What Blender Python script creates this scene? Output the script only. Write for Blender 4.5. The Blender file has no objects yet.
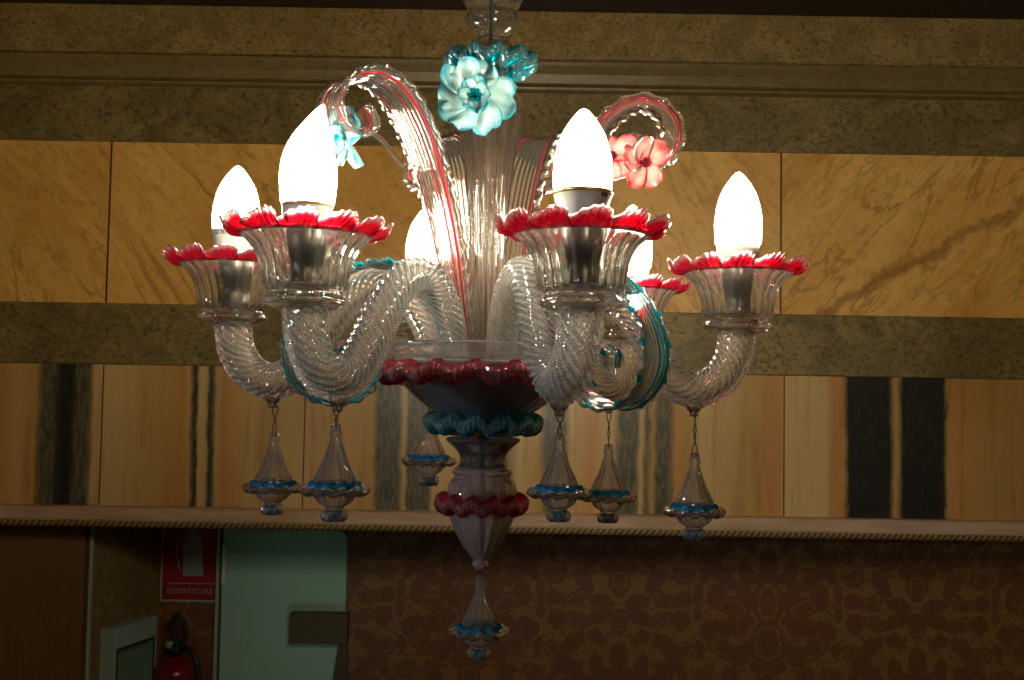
import bpy, math, random
import numpy as np
from mathutils import Vector, Matrix
random.seed(4)
R = math.radians
SC = bpy.context.scene
COL = SC.collection

# ------------------------------------------------------------------ camera
F = 1104.0
ROLL = R(0.95)
PITCH = math.atan(60.0 / F)
CZ = 2.35                       # eye height above the lower floor
CAM = Vector((0, 0, CZ))
cd = bpy.data.cameras.new('camera')
cd.sensor_width = 36.0
cd.lens = F / 1024 * 36.0
cd.clip_start = 0.02
cam = bpy.data.objects.new('camera', cd)
COL.objects.link(cam)
cam.matrix_world = Matrix.Translation(CAM) @ Matrix.Rotation(R(90) + PITCH, 4, 'X') @ Matrix.Rotation(ROLL, 4, 'Z')
SC.camera = cam


def at(px, py, Y):
    dx, dy = px - 512, 340 - py
    c, s = math.cos(ROLL), math.sin(ROLL)
    u, v = dx * c - dy * s, dx * s + dy * c
    d = Vector((u, F * math.cos(PITCH) - v * math.sin(PITCH), F * math.sin(PITCH) + v * math.cos(PITCH)))
    return CAM + d * (Y / d.y)


# ------------------------------------------------------------------ node helpers
class N:
    def __init__(self, name):
        self.m = bpy.data.materials.new(name)
        self.m.use_nodes = True
        self.t = self.m.node_tree
        self.t.nodes.clear()
        self.out = self.t.nodes.new('ShaderNodeOutputMaterial')

    def n(self, kind, ins=None, **props):
        nd = self.t.nodes.new(kind)
        for k, v in props.items():
            setattr(nd, k, v)
        for k, v in (ins or {}).items():
            self.set(nd.inputs[k], v)
        return nd

    def set(self, sock, v):
        if isinstance(v, bpy.types.NodeSocket):
            self.t.links.new(v, sock)
        elif isinstance(v, (tuple, list)) and sock.type == 'RGBA' and len(v) == 3:
            sock.default_value = (*v, 1)
        else:
            sock.default_value = v

    def math(self, op, a, b=0.0, c=0.0, clamp=False):
        nd = self.n('ShaderNodeMath', {0: a, 1: b, 2: c}, operation=op)
        nd.use_clamp = clamp
        return nd.outputs[0]

    def mix(self, f, a, b):
        nd = self.n('ShaderNodeMix', data_type='RGBA')
        self.set(nd.inputs[0], f)
        self.set(nd.inputs[6], a)
        self.set(nd.inputs[7], b)
        return nd.outputs[2]

    def fmix(self, f, a, b):
        nd = self.n('ShaderNodeMix', data_type='FLOAT')
        self.set(nd.inputs[0], f)
        self.set(nd.inputs[2], a)
        self.set(nd.inputs[3], b)
        return nd.outputs[0]

    def ramp(self, f, stops, interp='LINEAR'):
        nd = self.n('ShaderNodeValToRGB', {0: f})
        r = nd.color_ramp
        r.interpolation = interp
        while len(r.elements) < len(stops):
            r.elements.new(1.0)
        for e, (p, c) in zip(r.elements, stops):
            e.position = p
            e.color = (*c, 1) if not isinstance(c, (int, float)) else (c, c, c, 1)
        return nd.outputs[0]

    def smooth(self, f, a, b):
        nd = self.n('ShaderNodeMapRange', {0: f, 1: a, 2: b}, interpolation_type='SMOOTHSTEP')
        return nd.outputs[0]

    def obj(self):
        return self.n('ShaderNodeTexCoord').outputs['Object']

    def xyz(self, v):
        s = self.n('ShaderNodeSeparateXYZ', {0: v})
        return s.outputs

    def vec(self, x, y, z):
        return self.n('ShaderNodeCombineXYZ', {0: x, 1: y, 2: z}).outputs[0]

    def scale(self, v, s):
        return self.n('ShaderNodeVectorMath', {0: v, 1: s}, operation='MULTIPLY').outputs[0]

    def noise(self, v, scale, detail=4.0, rough=0.55, dist=0.0):
        return self.n('ShaderNodeTexNoise', {'Vector': v, 'Scale': scale, 'Detail': detail, 'Roughness': rough, 'Distortion': dist}).outputs[0]

    def voro(self, v, scale, feature='F1'):
        return self.n('ShaderNodeTexVoronoi', {'Vector': v, 'Scale': scale}, feature=feature).outputs[0]

    def bump(self, h, strength=0.3, dist=0.01):
        return self.n('ShaderNodeBump', {'Height': h, 'Strength': strength, 'Distance': dist}).outputs[0]

    def pbr(self, color, rough=0.5, metal=0.0, normal=None, **kw):
        ins = {'Base Color': color, 'Roughness': rough, 'Metallic': metal}
        ins.update(kw)
        p = self.n('ShaderNodeBsdfPrincipled', ins)
        if normal is not None:
            self.t.links.new(normal, p.inputs['Normal'])
        self.t.links.new(p.outputs[0], self.out.inputs[0])
        return self.m

    def done(self, shader):
        self.t.links.new(shader, self.out.inputs[0])
        return self.m


def simple(name, color, rough=0.5, metal=0.0, **kw):
    return N(name).pbr(color, rough, metal, **kw)


def glass(name, clear, tint, milk0, milk1, thin=0.3, rough=0.03, milkc0=(0.9, 0.9, 0.88), milkc1=None, ior=1.47):
    """blown glass: refracting glass + a share of thin see-through wall + a little milky body; mask picks the coloured threads"""
    k = N(name)
    a = k.n('ShaderNodeAttribute', attribute_name='mask').outputs['Fac']
    col = k.mix(a, clear, tint)
    g = k.n('ShaderNodeBsdfGlass', {'Color': col, 'Roughness': rough, 'IOR': ior})
    t = k.n('ShaderNodeBsdfTransparent', {'Color': col})
    gt = k.n('ShaderNodeMixShader', {0: thin, 1: g.outputs[0], 2: t.outputs[0]})
    mc = k.mix(a, milkc0, milkc1 or tint)
    d = k.n('ShaderNodeBsdfDiffuse', {'Color': mc})
    tr = k.n('ShaderNodeBsdfTranslucent', {'Color': mc})
    dt = k.n('ShaderNodeMixShader', {0: 0.5, 1: d.outputs[0], 2: tr.outputs[0]})
    f = k.fmix(a, milk0, milk1)
    o = k.n('ShaderNodeMixShader', {0: f, 1: gt.outputs[0], 2: dt.outputs[0]})
    return k.done(o.outputs[0])


MAT = {}
MAT['clear'] = glass('clear_glass', (0.985, 0.985, 0.97), (0.75, 0.04, 0.08), 0.012, 0.35, 0.15, 0.005)
MAT['bowl'] = glass('bowl_glass', (0.93, 0.93, 0.94), (0.5, 0.5, 0.5), 0.07, 0.1, 0.15, 0.01, milkc0=(0.75, 0.75, 0.78))
MAT['leaf_red'] = glass('leaf_glass_red_thread', (0.98, 0.975, 0.95), (0.80, 0.03, 0.06), 0.025, 0.40, 0.15, 0.01, milkc1=(0.55, 0.02, 0.04))
MAT['leaf_teal'] = glass('curl_glass_teal_thread', (0.98, 0.985, 0.97), (0.0, 0.42, 0.48), 0.03, 0.55, 0.12, 0.01, milkc1=(0.0, 0.40, 0.48))
MAT['twist'] = glass('twisted_arm_glass', (0.985, 0.985, 0.97), (0.97, 0.97, 0.95), 0.03, 0.36, 0.08, 0.01, milkc0=(0.9, 0.9, 0.9), milkc1=(0.9, 0.9, 0.88))
MAT['red'] = glass('ruby_crimped_glass', (0.98, 0.84, 0.85), (0.64, 0.025, 0.065), 0.06, 0.22, 0.12, 0.01, milkc0=(0.8, 0.5, 0.5), milkc1=(0.46, 0.06, 0.11))
MAT['teal'] = glass('teal_crimped_glass', (0.80, 0.96, 0.96), (0.0, 0.46, 0.56), 0.05, 0.32, 0.15, 0.01, milkc0=(0.5, 0.8, 0.8), milkc1=(0.0, 0.32, 0.40))
MAT['blue'] = glass('drop_frill_glass', (0.95, 0.975, 0.98), (0.01, 0.20, 0.42), 0.03, 0.6, 0.2, 0.01, milkc0=(0.7, 0.82, 0.88), milkc1=(0.004, 0.24, 0.46))
MAT['drop'] = glass('drop_glass', (0.97, 0.97, 0.98), (0.5, 0.5, 0.5), 0.045, 0.1, 0.25, 0.008, milkc0=(0.75, 0.8, 0.92))
MAT['opal'] = glass('smoky_opal_glass', (0.88, 0.85, 0.86), (0.5, 0.5, 0.5), 0.22, 0.3, 0.25, 0.02, milkc0=(0.60, 0.52, 0.52))
MAT['smoke'] = glass('smoky_neck_glass', (0.62, 0.63, 0.66), (0.4, 0.4, 0.4), 0.10, 0.3, 0.25, 0.02, milkc0=(0.36, 0.36, 0.40))


def petal_mat(name, white, tint):
    k = N(name)
    a = k.n('ShaderNodeAttribute', attribute_name='mask').outputs['Fac']
    nz = k.noise(k.obj(), 85.0, 3.0)
    a2 = k.math('ADD', a, k.math('MULTIPLY', k.math('SUBTRACT', nz, 0.47), 1.5), clamp=True)
    c = k.mix(a2, white, tint)
    p = k.n('ShaderNodeBsdfPrincipled', {'Base Color': c, 'Roughness': 0.12, 'IOR': 1.5, 'Transmission Weight': 0.10})
    t = k.n('ShaderNodeBsdfTranslucent', {'Color': c})
    m = k.n('ShaderNodeMixShader', {0: 0.35, 1: p.outputs[0], 2: t.outputs[0]})
    return k.done(m.outputs[0])


MAT['petal_blue'] = petal_mat('milky_aqua_petal', (0.42, 0.62, 0.62), (0.005, 0.27, 0.36))
MAT['petal_pink'] = petal_mat('pink_petal', (0.70, 0.46, 0.42), (0.58, 0.02, 0.04))

k = N('lit_bulb')
BULB_L = 152.0
e = k.n('ShaderNodeEmission', {'Color': (1.0, 0.88, 0.64), 'Strength': BULB_L})
MAT['bulb'] = k.done(e.outputs[0])
MAT['bulb_base'] = simple('bulb_base_plastic', (0.42, 0.41, 0.37), 0.4)
MAT['ink'] = simple('grey_ink', (0.05, 0.05, 0.05), 0.6)
MAT['gilt'] = simple('gilt_ring', (0.62, 0.48, 0.16), 0.3, 1.0)
MAT['socket'] = simple('socket_metal', (0.30, 0.29, 0.27), 0.28, 1.0)
MAT['pan'] = simple('dark_metal_pan', (0.30, 0.31, 0.35), 0.5, 0.2)
MAT['rod'] = simple('steel_rod', (0.35, 0.33, 0.30), 0.3, 1.0)
MAT['wire'] = simple('dark_wire', (0.045, 0.035, 0.03), 0.45, 0.6)


# ------------------------------------------------------------------ mesh helpers
class MB:
    def __init__(self):
        self.v, self.f, self.a, self.mi = [], [], [], []

    def add(self, verts, faces, mask=None, mi=0):
        b = len(self.v)
        self.v += [tuple(p) for p in verts]
        self.a += list(mask) if mask is not None else [0.0] * len(verts)
        self.f += [tuple(i + b for i in f) for f in faces]
        self.mi += [mi] * len(faces)
        return self

    def grid(self, rows, close_u=False, close_v=False, mask=None, mi=0, flip=False):
        """rows: list of lists of points; close_u joins each row's ends, close_v joins last row to first"""
        n, m = len(rows), len(rows[0])
        vs = [p for r in rows for p in r]
        mk = [x for r in mask for x in r] if mask is not None else None
        fs = []
        for i in range(n if close_v else n - 1):
            for j in range(m if close_u else m - 1):
                a, b = i * m + j, i * m + (j + 1) % m
                c, d = ((i + 1) % n) * m + (j + 1) % m, ((i + 1) % n) * m + j
                fs.append((a, d, c, b) if flip else (a, b, c, d))
        return self.add(vs, fs, mk, mi)

    def box(self, lo, hi, mi=0):
        x0, y0, z0 = lo
        x1, y1, z1 = hi
        vs = [(x0, y0, z0), (x1, y0, z0), (x1, y1, z0), (x0, y1, z0), (x0, y0, z1), (x1, y0, z1), (x1, y1, z1), (x0, y1, z1)]
        fs = [(3, 2, 1, 0), (4, 5, 6, 7), (0, 1, 5, 4), (1, 2, 6, 5), (2, 3, 7, 6), (3, 0, 4, 7)]
        return self.add(vs, fs, None, mi)

    def mesh(self, name, mats, smooth=True):
        me = bpy.data.meshes.new(name)
        me.from_pydata(self.v, [], self.f)
        for m in (mats if isinstance(mats, (list, tuple)) else [mats]):
            me.materials.append(m)
        at_ = me.attributes.new('mask', 'FLOAT', 'POINT')
        at_.data.foreach_set('value', self.a)
        me.polygons.foreach_set('material_index', self.mi)
        me.polygons.foreach_set('use_smooth', [smooth] * len(me.polygons))
        me.update()
        return me

    def build(self, name, mats, parent=None, smooth=True):
        o = bpy.data.objects.new(name, self.mesh(name, mats, smooth))
        COL.objects.link(o)
        if parent:
            o.parent = parent
        return o


def link(name, me, parent=None):
    o = bpy.data.objects.new(name, me)
    COL.objects.link(o)
    if parent:
        o.parent = parent
    return o


def empty(name, loc=(0, 0, 0)):
    o = bpy.data.objects.new(name, None)
    o.empty_display_size = 0.05
    o.location = loc
    COL.objects.link(o)
    return o


def tag(o, label=None, cat=None, group=None, kind=None):
    if label:
        o['label'] = label
    if cat:
        o['category'] = cat
    if group:
        o['group'] = group
    if kind:
        o['kind'] = kind
    return o


def spline(pts, n):
    """Catmull-Rom through pts, n samples about evenly spaced"""
    P = np.array(pts, float)
    P = np.vstack([2 * P[0] - P[1], P, 2 * P[-1] - P[-2]])
    out = []
    for i in range(1, len(P) - 2):
        p0, p1, p2, p3 = P[i - 1], P[i], P[i + 1], P[i + 2]
        for t in np.linspace(0, 1, 24, endpoint=False):
            out.append(0.5 * (2 * p1 + (p2 - p0) * t + (2 * p0 - 5 * p1 + 4 * p2 - p3) * t * t + (3 * p1 - p0 - 3 * p2 + p3) * t ** 3))
    out.append(P[-2])
    out = np.array(out)
    d = np.r_[0, np.cumsum(np.linalg.norm(np.diff(out[:, :3], axis=0), axis=1))]
    s = np.linspace(0, d[-1], n)
    return np.stack([np.interp(s, d, out[:, k]) for k in range(out.shape[1])], 1), d[-1]


def lathe(mb, prof, n=48, ribs=0, amp=0.0, rib_from=None, twist=0.0, cx=0.0, lean=None, mi=0, closed=False, mask=None):
    """revolve (r, z) about the vertical through (cx, 0); rib(i) says where flutes stand out"""
    rows, mk = [], []
    for i, (r, z) in enumerate(prof):
        row = []
        for j in range(n):
            th = 2 * math.pi * j / n
            rr = r
            if ribs and (rib_from is None or rib_from(r, z)):
                rr = r + amp * math.cos(ribs * th + twist * z)
            ox = lean(z) if lean else 0.0
            row.append((cx + ox + rr * math.cos(th), rr * math.sin(th), z))
        rows.append(row)
        mk.append([mask(r, z) if mask else 0.0] * n)
    return mb.grid(rows, close_u=True, close_v=closed, mask=mk, mi=mi)


def dense(prof, n):
    return [tuple(p) for p in spline(prof, n)[0]]


def frames(P):
    T = np.gradient(P, axis=0)
    T /= np.linalg.norm(T, axis=1)[:, None] + 1e-12
    ref = np.array([0, 1.0, 0])
    if abs(T[0] @ ref) > 0.9:
        ref = np.array([1.0, 0, 0])
    n0 = ref - T[0] * (T[0] @ ref)
    n0 /= np.linalg.norm(n0)
    Ns, Bs = [], []
    for t in T:
        n0 = n0 - t * (t @ n0)
        n0 /= np.linalg.norm(n0)
        Ns.append(n0.copy())
        Bs.append(np.cross(t, n0))
    return T, np.array(Ns), np.array(Bs)


def tube(mb, pts, rad, n=10, m=60, mi=0, caps=True):
    P, L = spline(pts, m)
    T, A, B = frames(P)
    rows = []
    for i in range(m):
        s = i / (m - 1)
        r = rad(s) if callable(rad) else rad
        rows.append([P[i] + r * (math.cos(2 * math.pi * j / n) * A[i] + math.sin(2 * math.pi * j / n) * B[i]) for j in range(n)])
    mb.grid(rows, close_u=True, mi=mi)
    if caps:
        for r_ in (rows[0], rows[-1][::-1]):
            mb.add(r_, [tuple(range(n))], None, mi)
    return mb


def crimp_ring(mb, rc, zc, a, b, lobes, amp, fine=7, n_sec=14, shift=0.0, tilt=0.0, seg=None, cx=0.0, clear=0.35, edge=0.9, lipz=2.0, gap=0.0):
    """a pinched glass ribbon wound round a vessel: slanting folds with fine ribs, clear on the outer lip"""
    seg = seg or lobes * 36
    rows, mk = [], []
    for i in range(seg):
        th = 2 * math.pi * i / seg
        ph = (lobes * th / (2 * math.pi) + shift) % 1.0
        saw = (ph / 0.64) if ph < 0.64 else (1 - (ph - 0.64) / 0.36)
        saw = saw * saw * (3 - 2 * saw)
        w = 2 * saw - 1
        bulge = 0.70 + 0.30 * math.sin(math.pi * ph) ** 0.8
        rib = 1 + 0.06 * math.cos(2 * math.pi * fine * lobes * i / seg)
        row, mr = [], []
        for j in range(n_sec):
            q = 2 * math.pi * j / n_sec
            x = a * bulge * rib * math.cos(q)
            z = b * (0.85 + 0.15 * bulge) * rib * math.sin(q)
            r = rc + x
            zz = zc + amp * w + z + tilt * x
            row.append((cx + r * math.cos(th), r * math.sin(th), zz))
            mr.append((1.0 if not gap or ph < 0.66 else 1.0 - gap) if (math.cos(q) < edge and abs(math.sin(q)) < lipz) else clear)
        rows.append(row)
        mk.append(mr)
    return mb.grid(rows, close_u=True, close_v=True, mask=mk)


def frill(mb, r0, r1, z0, rise, lobes, amp, th=0.0014, fine=6, cx=0.0, rows_=12, shift=0.0, lip=0.78, m0=0.2, skew=0.9, fa=0.0006):
    """thin scalloped collar, each scallop leaning over the next, with fine pinched ribs"""
    seg = lobes * 48
    top, bot, mk = [], [], []
    for k in range(rows_):
        t = k / (rows_ - 1)
        ra, rb, mr = [], [], []
        for i in range(seg):
            u = lobes * i / seg + shift
            ph = u % 1.0
            lobe = abs(math.sin(math.pi * ph)) ** 0.62
            w = 2.0 * lobe - 1.25
            ang = 2 * math.pi * i / seg + skew * t * (lobe - 0.5) / lobes * 2.2
            tt = t ** 1.1
            r = r0 + (r1 - r0) * tt * (0.84 + 0.16 * lobe) - 0.0016 * max(0, t - 0.7) / 0.3
            fi = fa * t * math.cos(2 * math.pi * fine * u) if fine else 0
            z = z0 + rise * t ** 1.7 + amp * tt * w + fi
            ca, sa = math.cos(ang), math.sin(ang)
            ra.append((cx + r * ca, r * sa, z + th * (1 - 0.5 * t)))
            rb.append((cx + r * ca, r * sa, z - th * (1 - 0.5 * t)))
            mr.append(m0 if t < 0.10 else (1.0 if t < lip else 0.30))
        top.append(ra)
        bot.append(rb)
        mk.append(mr)
    rows = top + bot[::-1]
    return mb.grid(rows, close_u=True, close_v=True, mask=mk + mk[::-1])


def ribbon(path, halfw, az, th=0.0022, rib=0.0011, ribs=9, gutter=0.22, twist=lambda s: 0.0, lines=((0.80, 0.055),), M=150, K=73):
    """ribbed glass leaf swept along a (radius, height) path; returns leaf mesh builder and two crimped edge builders"""
    P2, L = spline([(r, 0.0, z) for r, z in path], M)
    T = np.gradient(P2, axis=0)
    T /= np.linalg.norm(T, axis=1)[:, None]
    rows, mk, edges = [], [], ([], [])
    for i in range(M):
        s = i / (M - 1)
        t = T[i]
        nrm = np.array([-t[2], 0, t[0]])
        wid = np.array([0, 1.0, 0])
        c, sn = math.cos(twist(s)), math.sin(twist(s))
        W = c * wid + sn * nrm
        Nn = -sn * wid + c * nrm
        hw = halfw(s)
        ft, bk, m1 = [], [], []
        for j in range(K):
            u = -1 + 2 * j / (K - 1)
            cen = P2[i] + W * (u * hw) + Nn * (gutter * hw * (u * u - 0.5))
            off = th * 0.5 + rib * (0.5 + 0.5 * math.cos(math.pi * ribs * (u + 1))) * min(1, 3 * (1 - abs(u)) + 0.2)
            ft.append(cen + Nn * off)
            bk.append(cen - Nn * off)
            mval = 0.0
            for lu, lw in lines:
                if abs(u - lu) < lw:
                    mval = 1.0
            m1.append(mval)
        rows.append(ft + bk[::-1])
        mk.append(m1 + m1[::-1])
        for e, sg in zip(edges, (-1, 1)):
            e.append((P2[i] + W * (sg * hw) + Nn * (gutter * hw * 0.5), W * sg, Nn, s))
    leaf = MB().grid(rows, close_u=True, mask=mk)
    n = len(rows[0])
    leaf.add(rows[0], [tuple(range(n))[::-1]], mk[0])
    leaf.add(rows[-1], [tuple(range(n))], mk[-1])
    eb = []
    for e in edges:
        rr, mm = [], []
        S = int(L / 0.0009)
        for k_ in range(S):
            f = k_ / (S - 1) * (M - 1)
            a = min(int(f), M - 2)
            fr = f - a
            c = e[a][0] * (1 - fr) + e[a + 1][0] * fr
            W = e[a][1]
            Nn = e[a][2]
            d = k_ / (S - 1) * L
            ph = (d / 0.0155) % 1.0
            lump = 0.68 + 0.32 * math.sin(math.pi * ph) ** 0.8
            fine = 1 + 0.13 * math.cos(2 * math.pi * d / 0.0026)
            s = k_ / (S - 1)
            fade = min(1.0, 0.35 + s * 5)
            a1, b1 = 0.0040 * lump * fine * fade, 0.0024 * lump * fine * fade
            c2 = c + W * (a1 * 0.55) + Nn * (0.0011 * math.sin(2 * math.pi * ph) * fade)
            rr.append([c2 + W * (a1 * math.cos(q)) + Nn * (b1 * math.sin(q)) for q in np.linspace(0, 2 * math.pi, 11)[:-1]])
            mm.append([0.0] * 10)
        m_ = MB().grid(rr, close_u=True, mask=mm)
        m_.add(rr[0], [tuple(range(10))[::-1]])
        m_.add(rr[-1], [tuple(range(10))])
        eb.append(m_)
    return leaf, eb


def petal(mb, M4, length, width, cup, curl, th=0.0011, nu=13, nv=11, wav=0.0, notch=0.1, mi=0, phase=0.0):
    """one petal, base at origin, pointing along local +X, facing local +Z"""
    top, bot, mk = [], [], []
    for i in range(nu):
        u = i / (nu - 1)
        w = width * (0.22 + 0.78 * math.sin(math.pi * min(1, u * 0.62 + 0.04)) ** 0.9) * (1 - max(0, u - 0.72) ** 2 * 5.5)
        ra, rb, mr = [], [], []
        for j in range(nv):
            v = -1 + 2 * j / (nv - 1)
            x = length * (u - notch * u ** 6 * (1 - abs(v)) - 0.10 * u * v * v)
            y = w * v
            z = length * (curl * u * u - 0.25 * curl * u ** 4) + cup * width * v * v + wav * u * math.sin(5 * v + 4 * u + phase)
            p = M4 @ Vector((x, y, z + th))
            q = M4 @ Vector((x, y, z - th))
            ra.append(p)
            rb.append(q)
            mr.append(min(1.0, max(0.0, (u - 0.60) * 1.9) + 0.55 * max(0, abs(v) - 0.72) / 0.28 + max(0, 0.22 - u) * 3.5))
        top.append(ra)
        bot.append(rb)
        mk.append(mr)
    n = nv
    # closed shell: walk over the top and back under
    rows = [t + b[::-1] for t, b in zip(top, bot)]
    mks = [m + m[::-1] for m in mk]
    mb.grid(rows, close_u=True, mask=mks, mi=mi)
    k_ = len(rows[0])
    mb.add(rows[0], [tuple(range(k_))[::-1]], mks[0], mi)
    mb.add(rows[-1], [tuple(range(k_))], mks[-1], mi)
    return mb


# ------------------------------------------------------------------ chandelier
D = 1.10
root = empty('chandelier')
base = at(484, 400, D)
root.location = base
root.rotation_euler = (0, R(0.2), 0)
tag(root, 'lit clear glass chandelier with six twisted arms, red crimped cup rims and blue glass flowers', 'chandelier')
RM = Matrix.Translation(base) @ Matrix.Rotation(R(0.2), 4, 'Y')
CEIL_Z = at(512, 12, 2.6).z
TOPZ = (CEIL_Z - base.z) / math.cos(R(0.2))


def rot_z(az):
    return R(az - 90)


# --- central stem, fluted and hollow
outer = dense([(0.0165, -0.005), (0.017, 0.05), (0.0175, 0.12), (0.0185, 0.17), (0.0215, 0.215), (0.0265, 0.258), (0.0308, 0.283), (0.0312, 0.294), (0.0265, 0.307), (0.018, 0.317), (0.013, 0.323)], 70)
inner = [(max(0.006, r - 0.0035), z) for r, z in outer][::-1]
m = MB()
lathe(m, outer + inner, 128, 14, 0.0018, rib_from=lambda r, z: r > 0.0145, closed=True)
stem = m.build('stem', MAT['clear'], root)
# --- hidden metal rod through the middle up to the ceiling
m = MB()
lathe(m, [(0, -0.16), (0.0026, -0.16), (0.0026, TOPZ - 0.02), (0, TOPZ - 0.02)], 14)
m.build('rod', MAT['rod'], root)
m = MB()
lathe(m, dense([(0.0, TOPZ - 0.05), (0.012, TOPZ - 0.05), (0.02, TOPZ - 0.04), (0.05, TOPZ - 0.022), (0.062, TOPZ - 0.008), (0.063, TOPZ)], 24), 40)
m.build('canopy', MAT['rod'], root)
# --- vase above the stem
ov = dense([(0.013, 0.322), (0.018, 0.334), (0.0228, 0.347), (0.0235, 0.354), (0.0190, 0.361), (0.0140, 0.3645), (0.0135, 0.3675), (0.0160, 0.3705), (0.0220, 0.3740), (0.0255, 0.3790), (0.0268, 0.3850), (0.0262, 0.3895), (0.0240, 0.3925), (0.0255, 0.3965), (0.0295, 0.4030), (0.0315, 0.4130), (0.0315, 0.43), (0.029, 0.47), (0.018, 0.53), (0.008, 0.56)], 110)
m = MB()
lathe(m, ov + [(max(0.005, r - 0.0025), z) for r, z in ov][::-1], 56, closed=True)
vase = m.build('upper_vase', MAT['clear'], root)
m = MB()
crimp_ring(m, 0.0350, 0.339, 0.0130, 0.0082, 11, 0.0036, fine=6, tilt=0.15, clear=0.5, gap=0.5)
m.build('teal_collar', MAT['teal'], vase)

# --- bowl
bo = dense([(0.020, -0.036), (0.0385, -0.034), (0.0395, -0.022), (0.045, -0.0145), (0.060, -0.0045), (0.076, 0.009), (0.087, 0.0215), (0.0915, 0.032), (0.0925, 0.043), (0.0955, 0.0470), (0.0975, 0.0505), (0.0965, 0.0545)], 60)
bi = dense([(0.0925, 0.0550), (0.0905, 0.050), (0.0895, 0.044), (0.0880, 0.034), (0.083, 0.025), (0.073, 0.013), (0.057, -0.001), (0.042, -0.0115), (0.030, -0.020), (0.012, -0.026)], 50)
m = MB()
lathe(m, bo + bi, 120, 20, 0.0009, rib_from=lambda r, z: -0.022 < z < 0.03, closed=True)
bowl = m.build('bowl', MAT['bowl'], root)
m = MB()
crimp_ring(m, 0.0980, 0.0250, 0.0110, 0.0092, 17, 0.0034, fine=6, clear=0.35, edge=0.88, gap=0.15)
m.build('red_frill', MAT['red'], bowl)
m = MB()
crimp_ring(m, 0.0480, -0.0235, 0.0125, 0.0085, 13, 0.0034, fine=6, clear=0.45, gap=0.35)
m.build('teal_frill', MAT['teal'], bowl)
m = MB()
lathe(m, dense([(0.012, -0.018), (0.03, -0.013), (0.043, -0.005), (0.062, 0.010), (0.076, 0.024), (0.081, 0.034), (0.078, 0.036), (0.05, 0.036), (0.018, 0.036)], 40), 64, closed=True)
m.build('metal_pan', MAT['pan'], bowl)

# --- baluster below the bowl
bn = dense([(0.006, -0.0365), (0.030, -0.0365), (0.0368, -0.0385), (0.0362, -0.0410), (0.030, -0.0460), (0.0235, -0.0540), (0.0225, -0.0610), (0.0265, -0.0670)], 40)
m = MB()
lathe(m, bn + [(0.0235, -0.067), (0.0195, -0.061), (0.0205, -0.0535), (0.027, -0.045), (0.006, -0.040)], 64, closed=True)
neck = m.build('baluster_neck', MAT['smoke'], root)
bb = dense([(0.0255, -0.0660), (0.0298, -0.0690), (0.0295, -0.0730), (0.0278, -0.0755), (0.0310, -0.0800), (0.0338, -0.0890), (0.0342, -0.0990), (0.0330, -0.1100), (0.0280, -0.1240), (0.0195, -0.1400), (0.0105, -0.1530), (0.0065, -0.1580), (0.0085, -0.1620), (0.0055, -0.1670)], 70)
m = MB()
lathe(m, bb + [(max(0.003, r - 0.0028), z) for r, z in bb][::-1], 96, 16, 0.0008, rib_from=lambda r, z: -0.15 < z < -0.078, closed=True)
bal = m.build('baluster', MAT['opal'], root)
m = MB()
crimp_ring(m, 0.0372, -0.1025, 0.0105, 0.0082, 12, 0.0030, fine=6, clear=0.45, gap=0.10)
m.build('red_frill', MAT['red'], bal)

# --- arms
ARM_AZ = {'FL': -34.8, 'FR': 18.7, 'R': 88.0, 'BR': 138.5, 'BL': -161.0, 'L': -92.0}
RC = 0.251
apath = [(0.048, 0.034), (0.058, 0.072), (0.080, 0.104), (0.108, 0.115), (0.135, 0.100), (0.157, 0.072), (0.175, 0.042), (0.192, 0.021), (0.213, 0.0145), (0.234, 0.025), (0.247, 0.047), (RC, 0.074)]
AM = 190
AP, AL = spline([(r, 0.0, z) for r, z in apath], AM)
AT, AA, AB = frames(AP)
rows_o, rows_i, mask_o = [], [], []
NS = 84
for i in range(AM):
    s = i / (AM - 1)
    r = 0.0130 + 0.0042 * min(1, s / 0.62)
    if s > 0.92:
        r += 0.002 * (s - 0.92) / 0.08
    d = s * AL
    ro, ri, mo = [], [], []
    for j in range(NS):
        q = 2 * math.pi * j / NS
        amp = 0.0015 * min(1, (1 - s) * 14)
        cw = math.cos(12 * (q + 2 * math.pi * d / 0.095))
        rr = r + amp * cw
        mo.append(max(0.0, cw) ** 1.5)
        ro.append(AP[i] + rr * (math.cos(q) * AA[i] + math.sin(q) * AB[i]))
        rk = r * 0.60
        ri.append(AP[i] + rk * (math.cos(q) * AA[i] + math.sin(q) * AB[i]))
    rows_o.append(ro)
    mask_o.append(mo)
    rows_i.append(ri)
m = MB()
m.grid(rows_o + rows_i[::-1], close_u=True, close_v=True, mask=mask_o + [[0.0] * NS] * AM)
# nipple under the bend that carries the drop
NUB_R = 0.209
lathe(m, dense([(0.0085, 0.0025), (0.0075, -0.004), (0.0045, -0.008), (0.0042, -0.0115), (0.0, -0.0125)], 14), 20, cx=NUB_R)
ARM_ME = m.mesh('arm', MAT['twist'])

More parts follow.
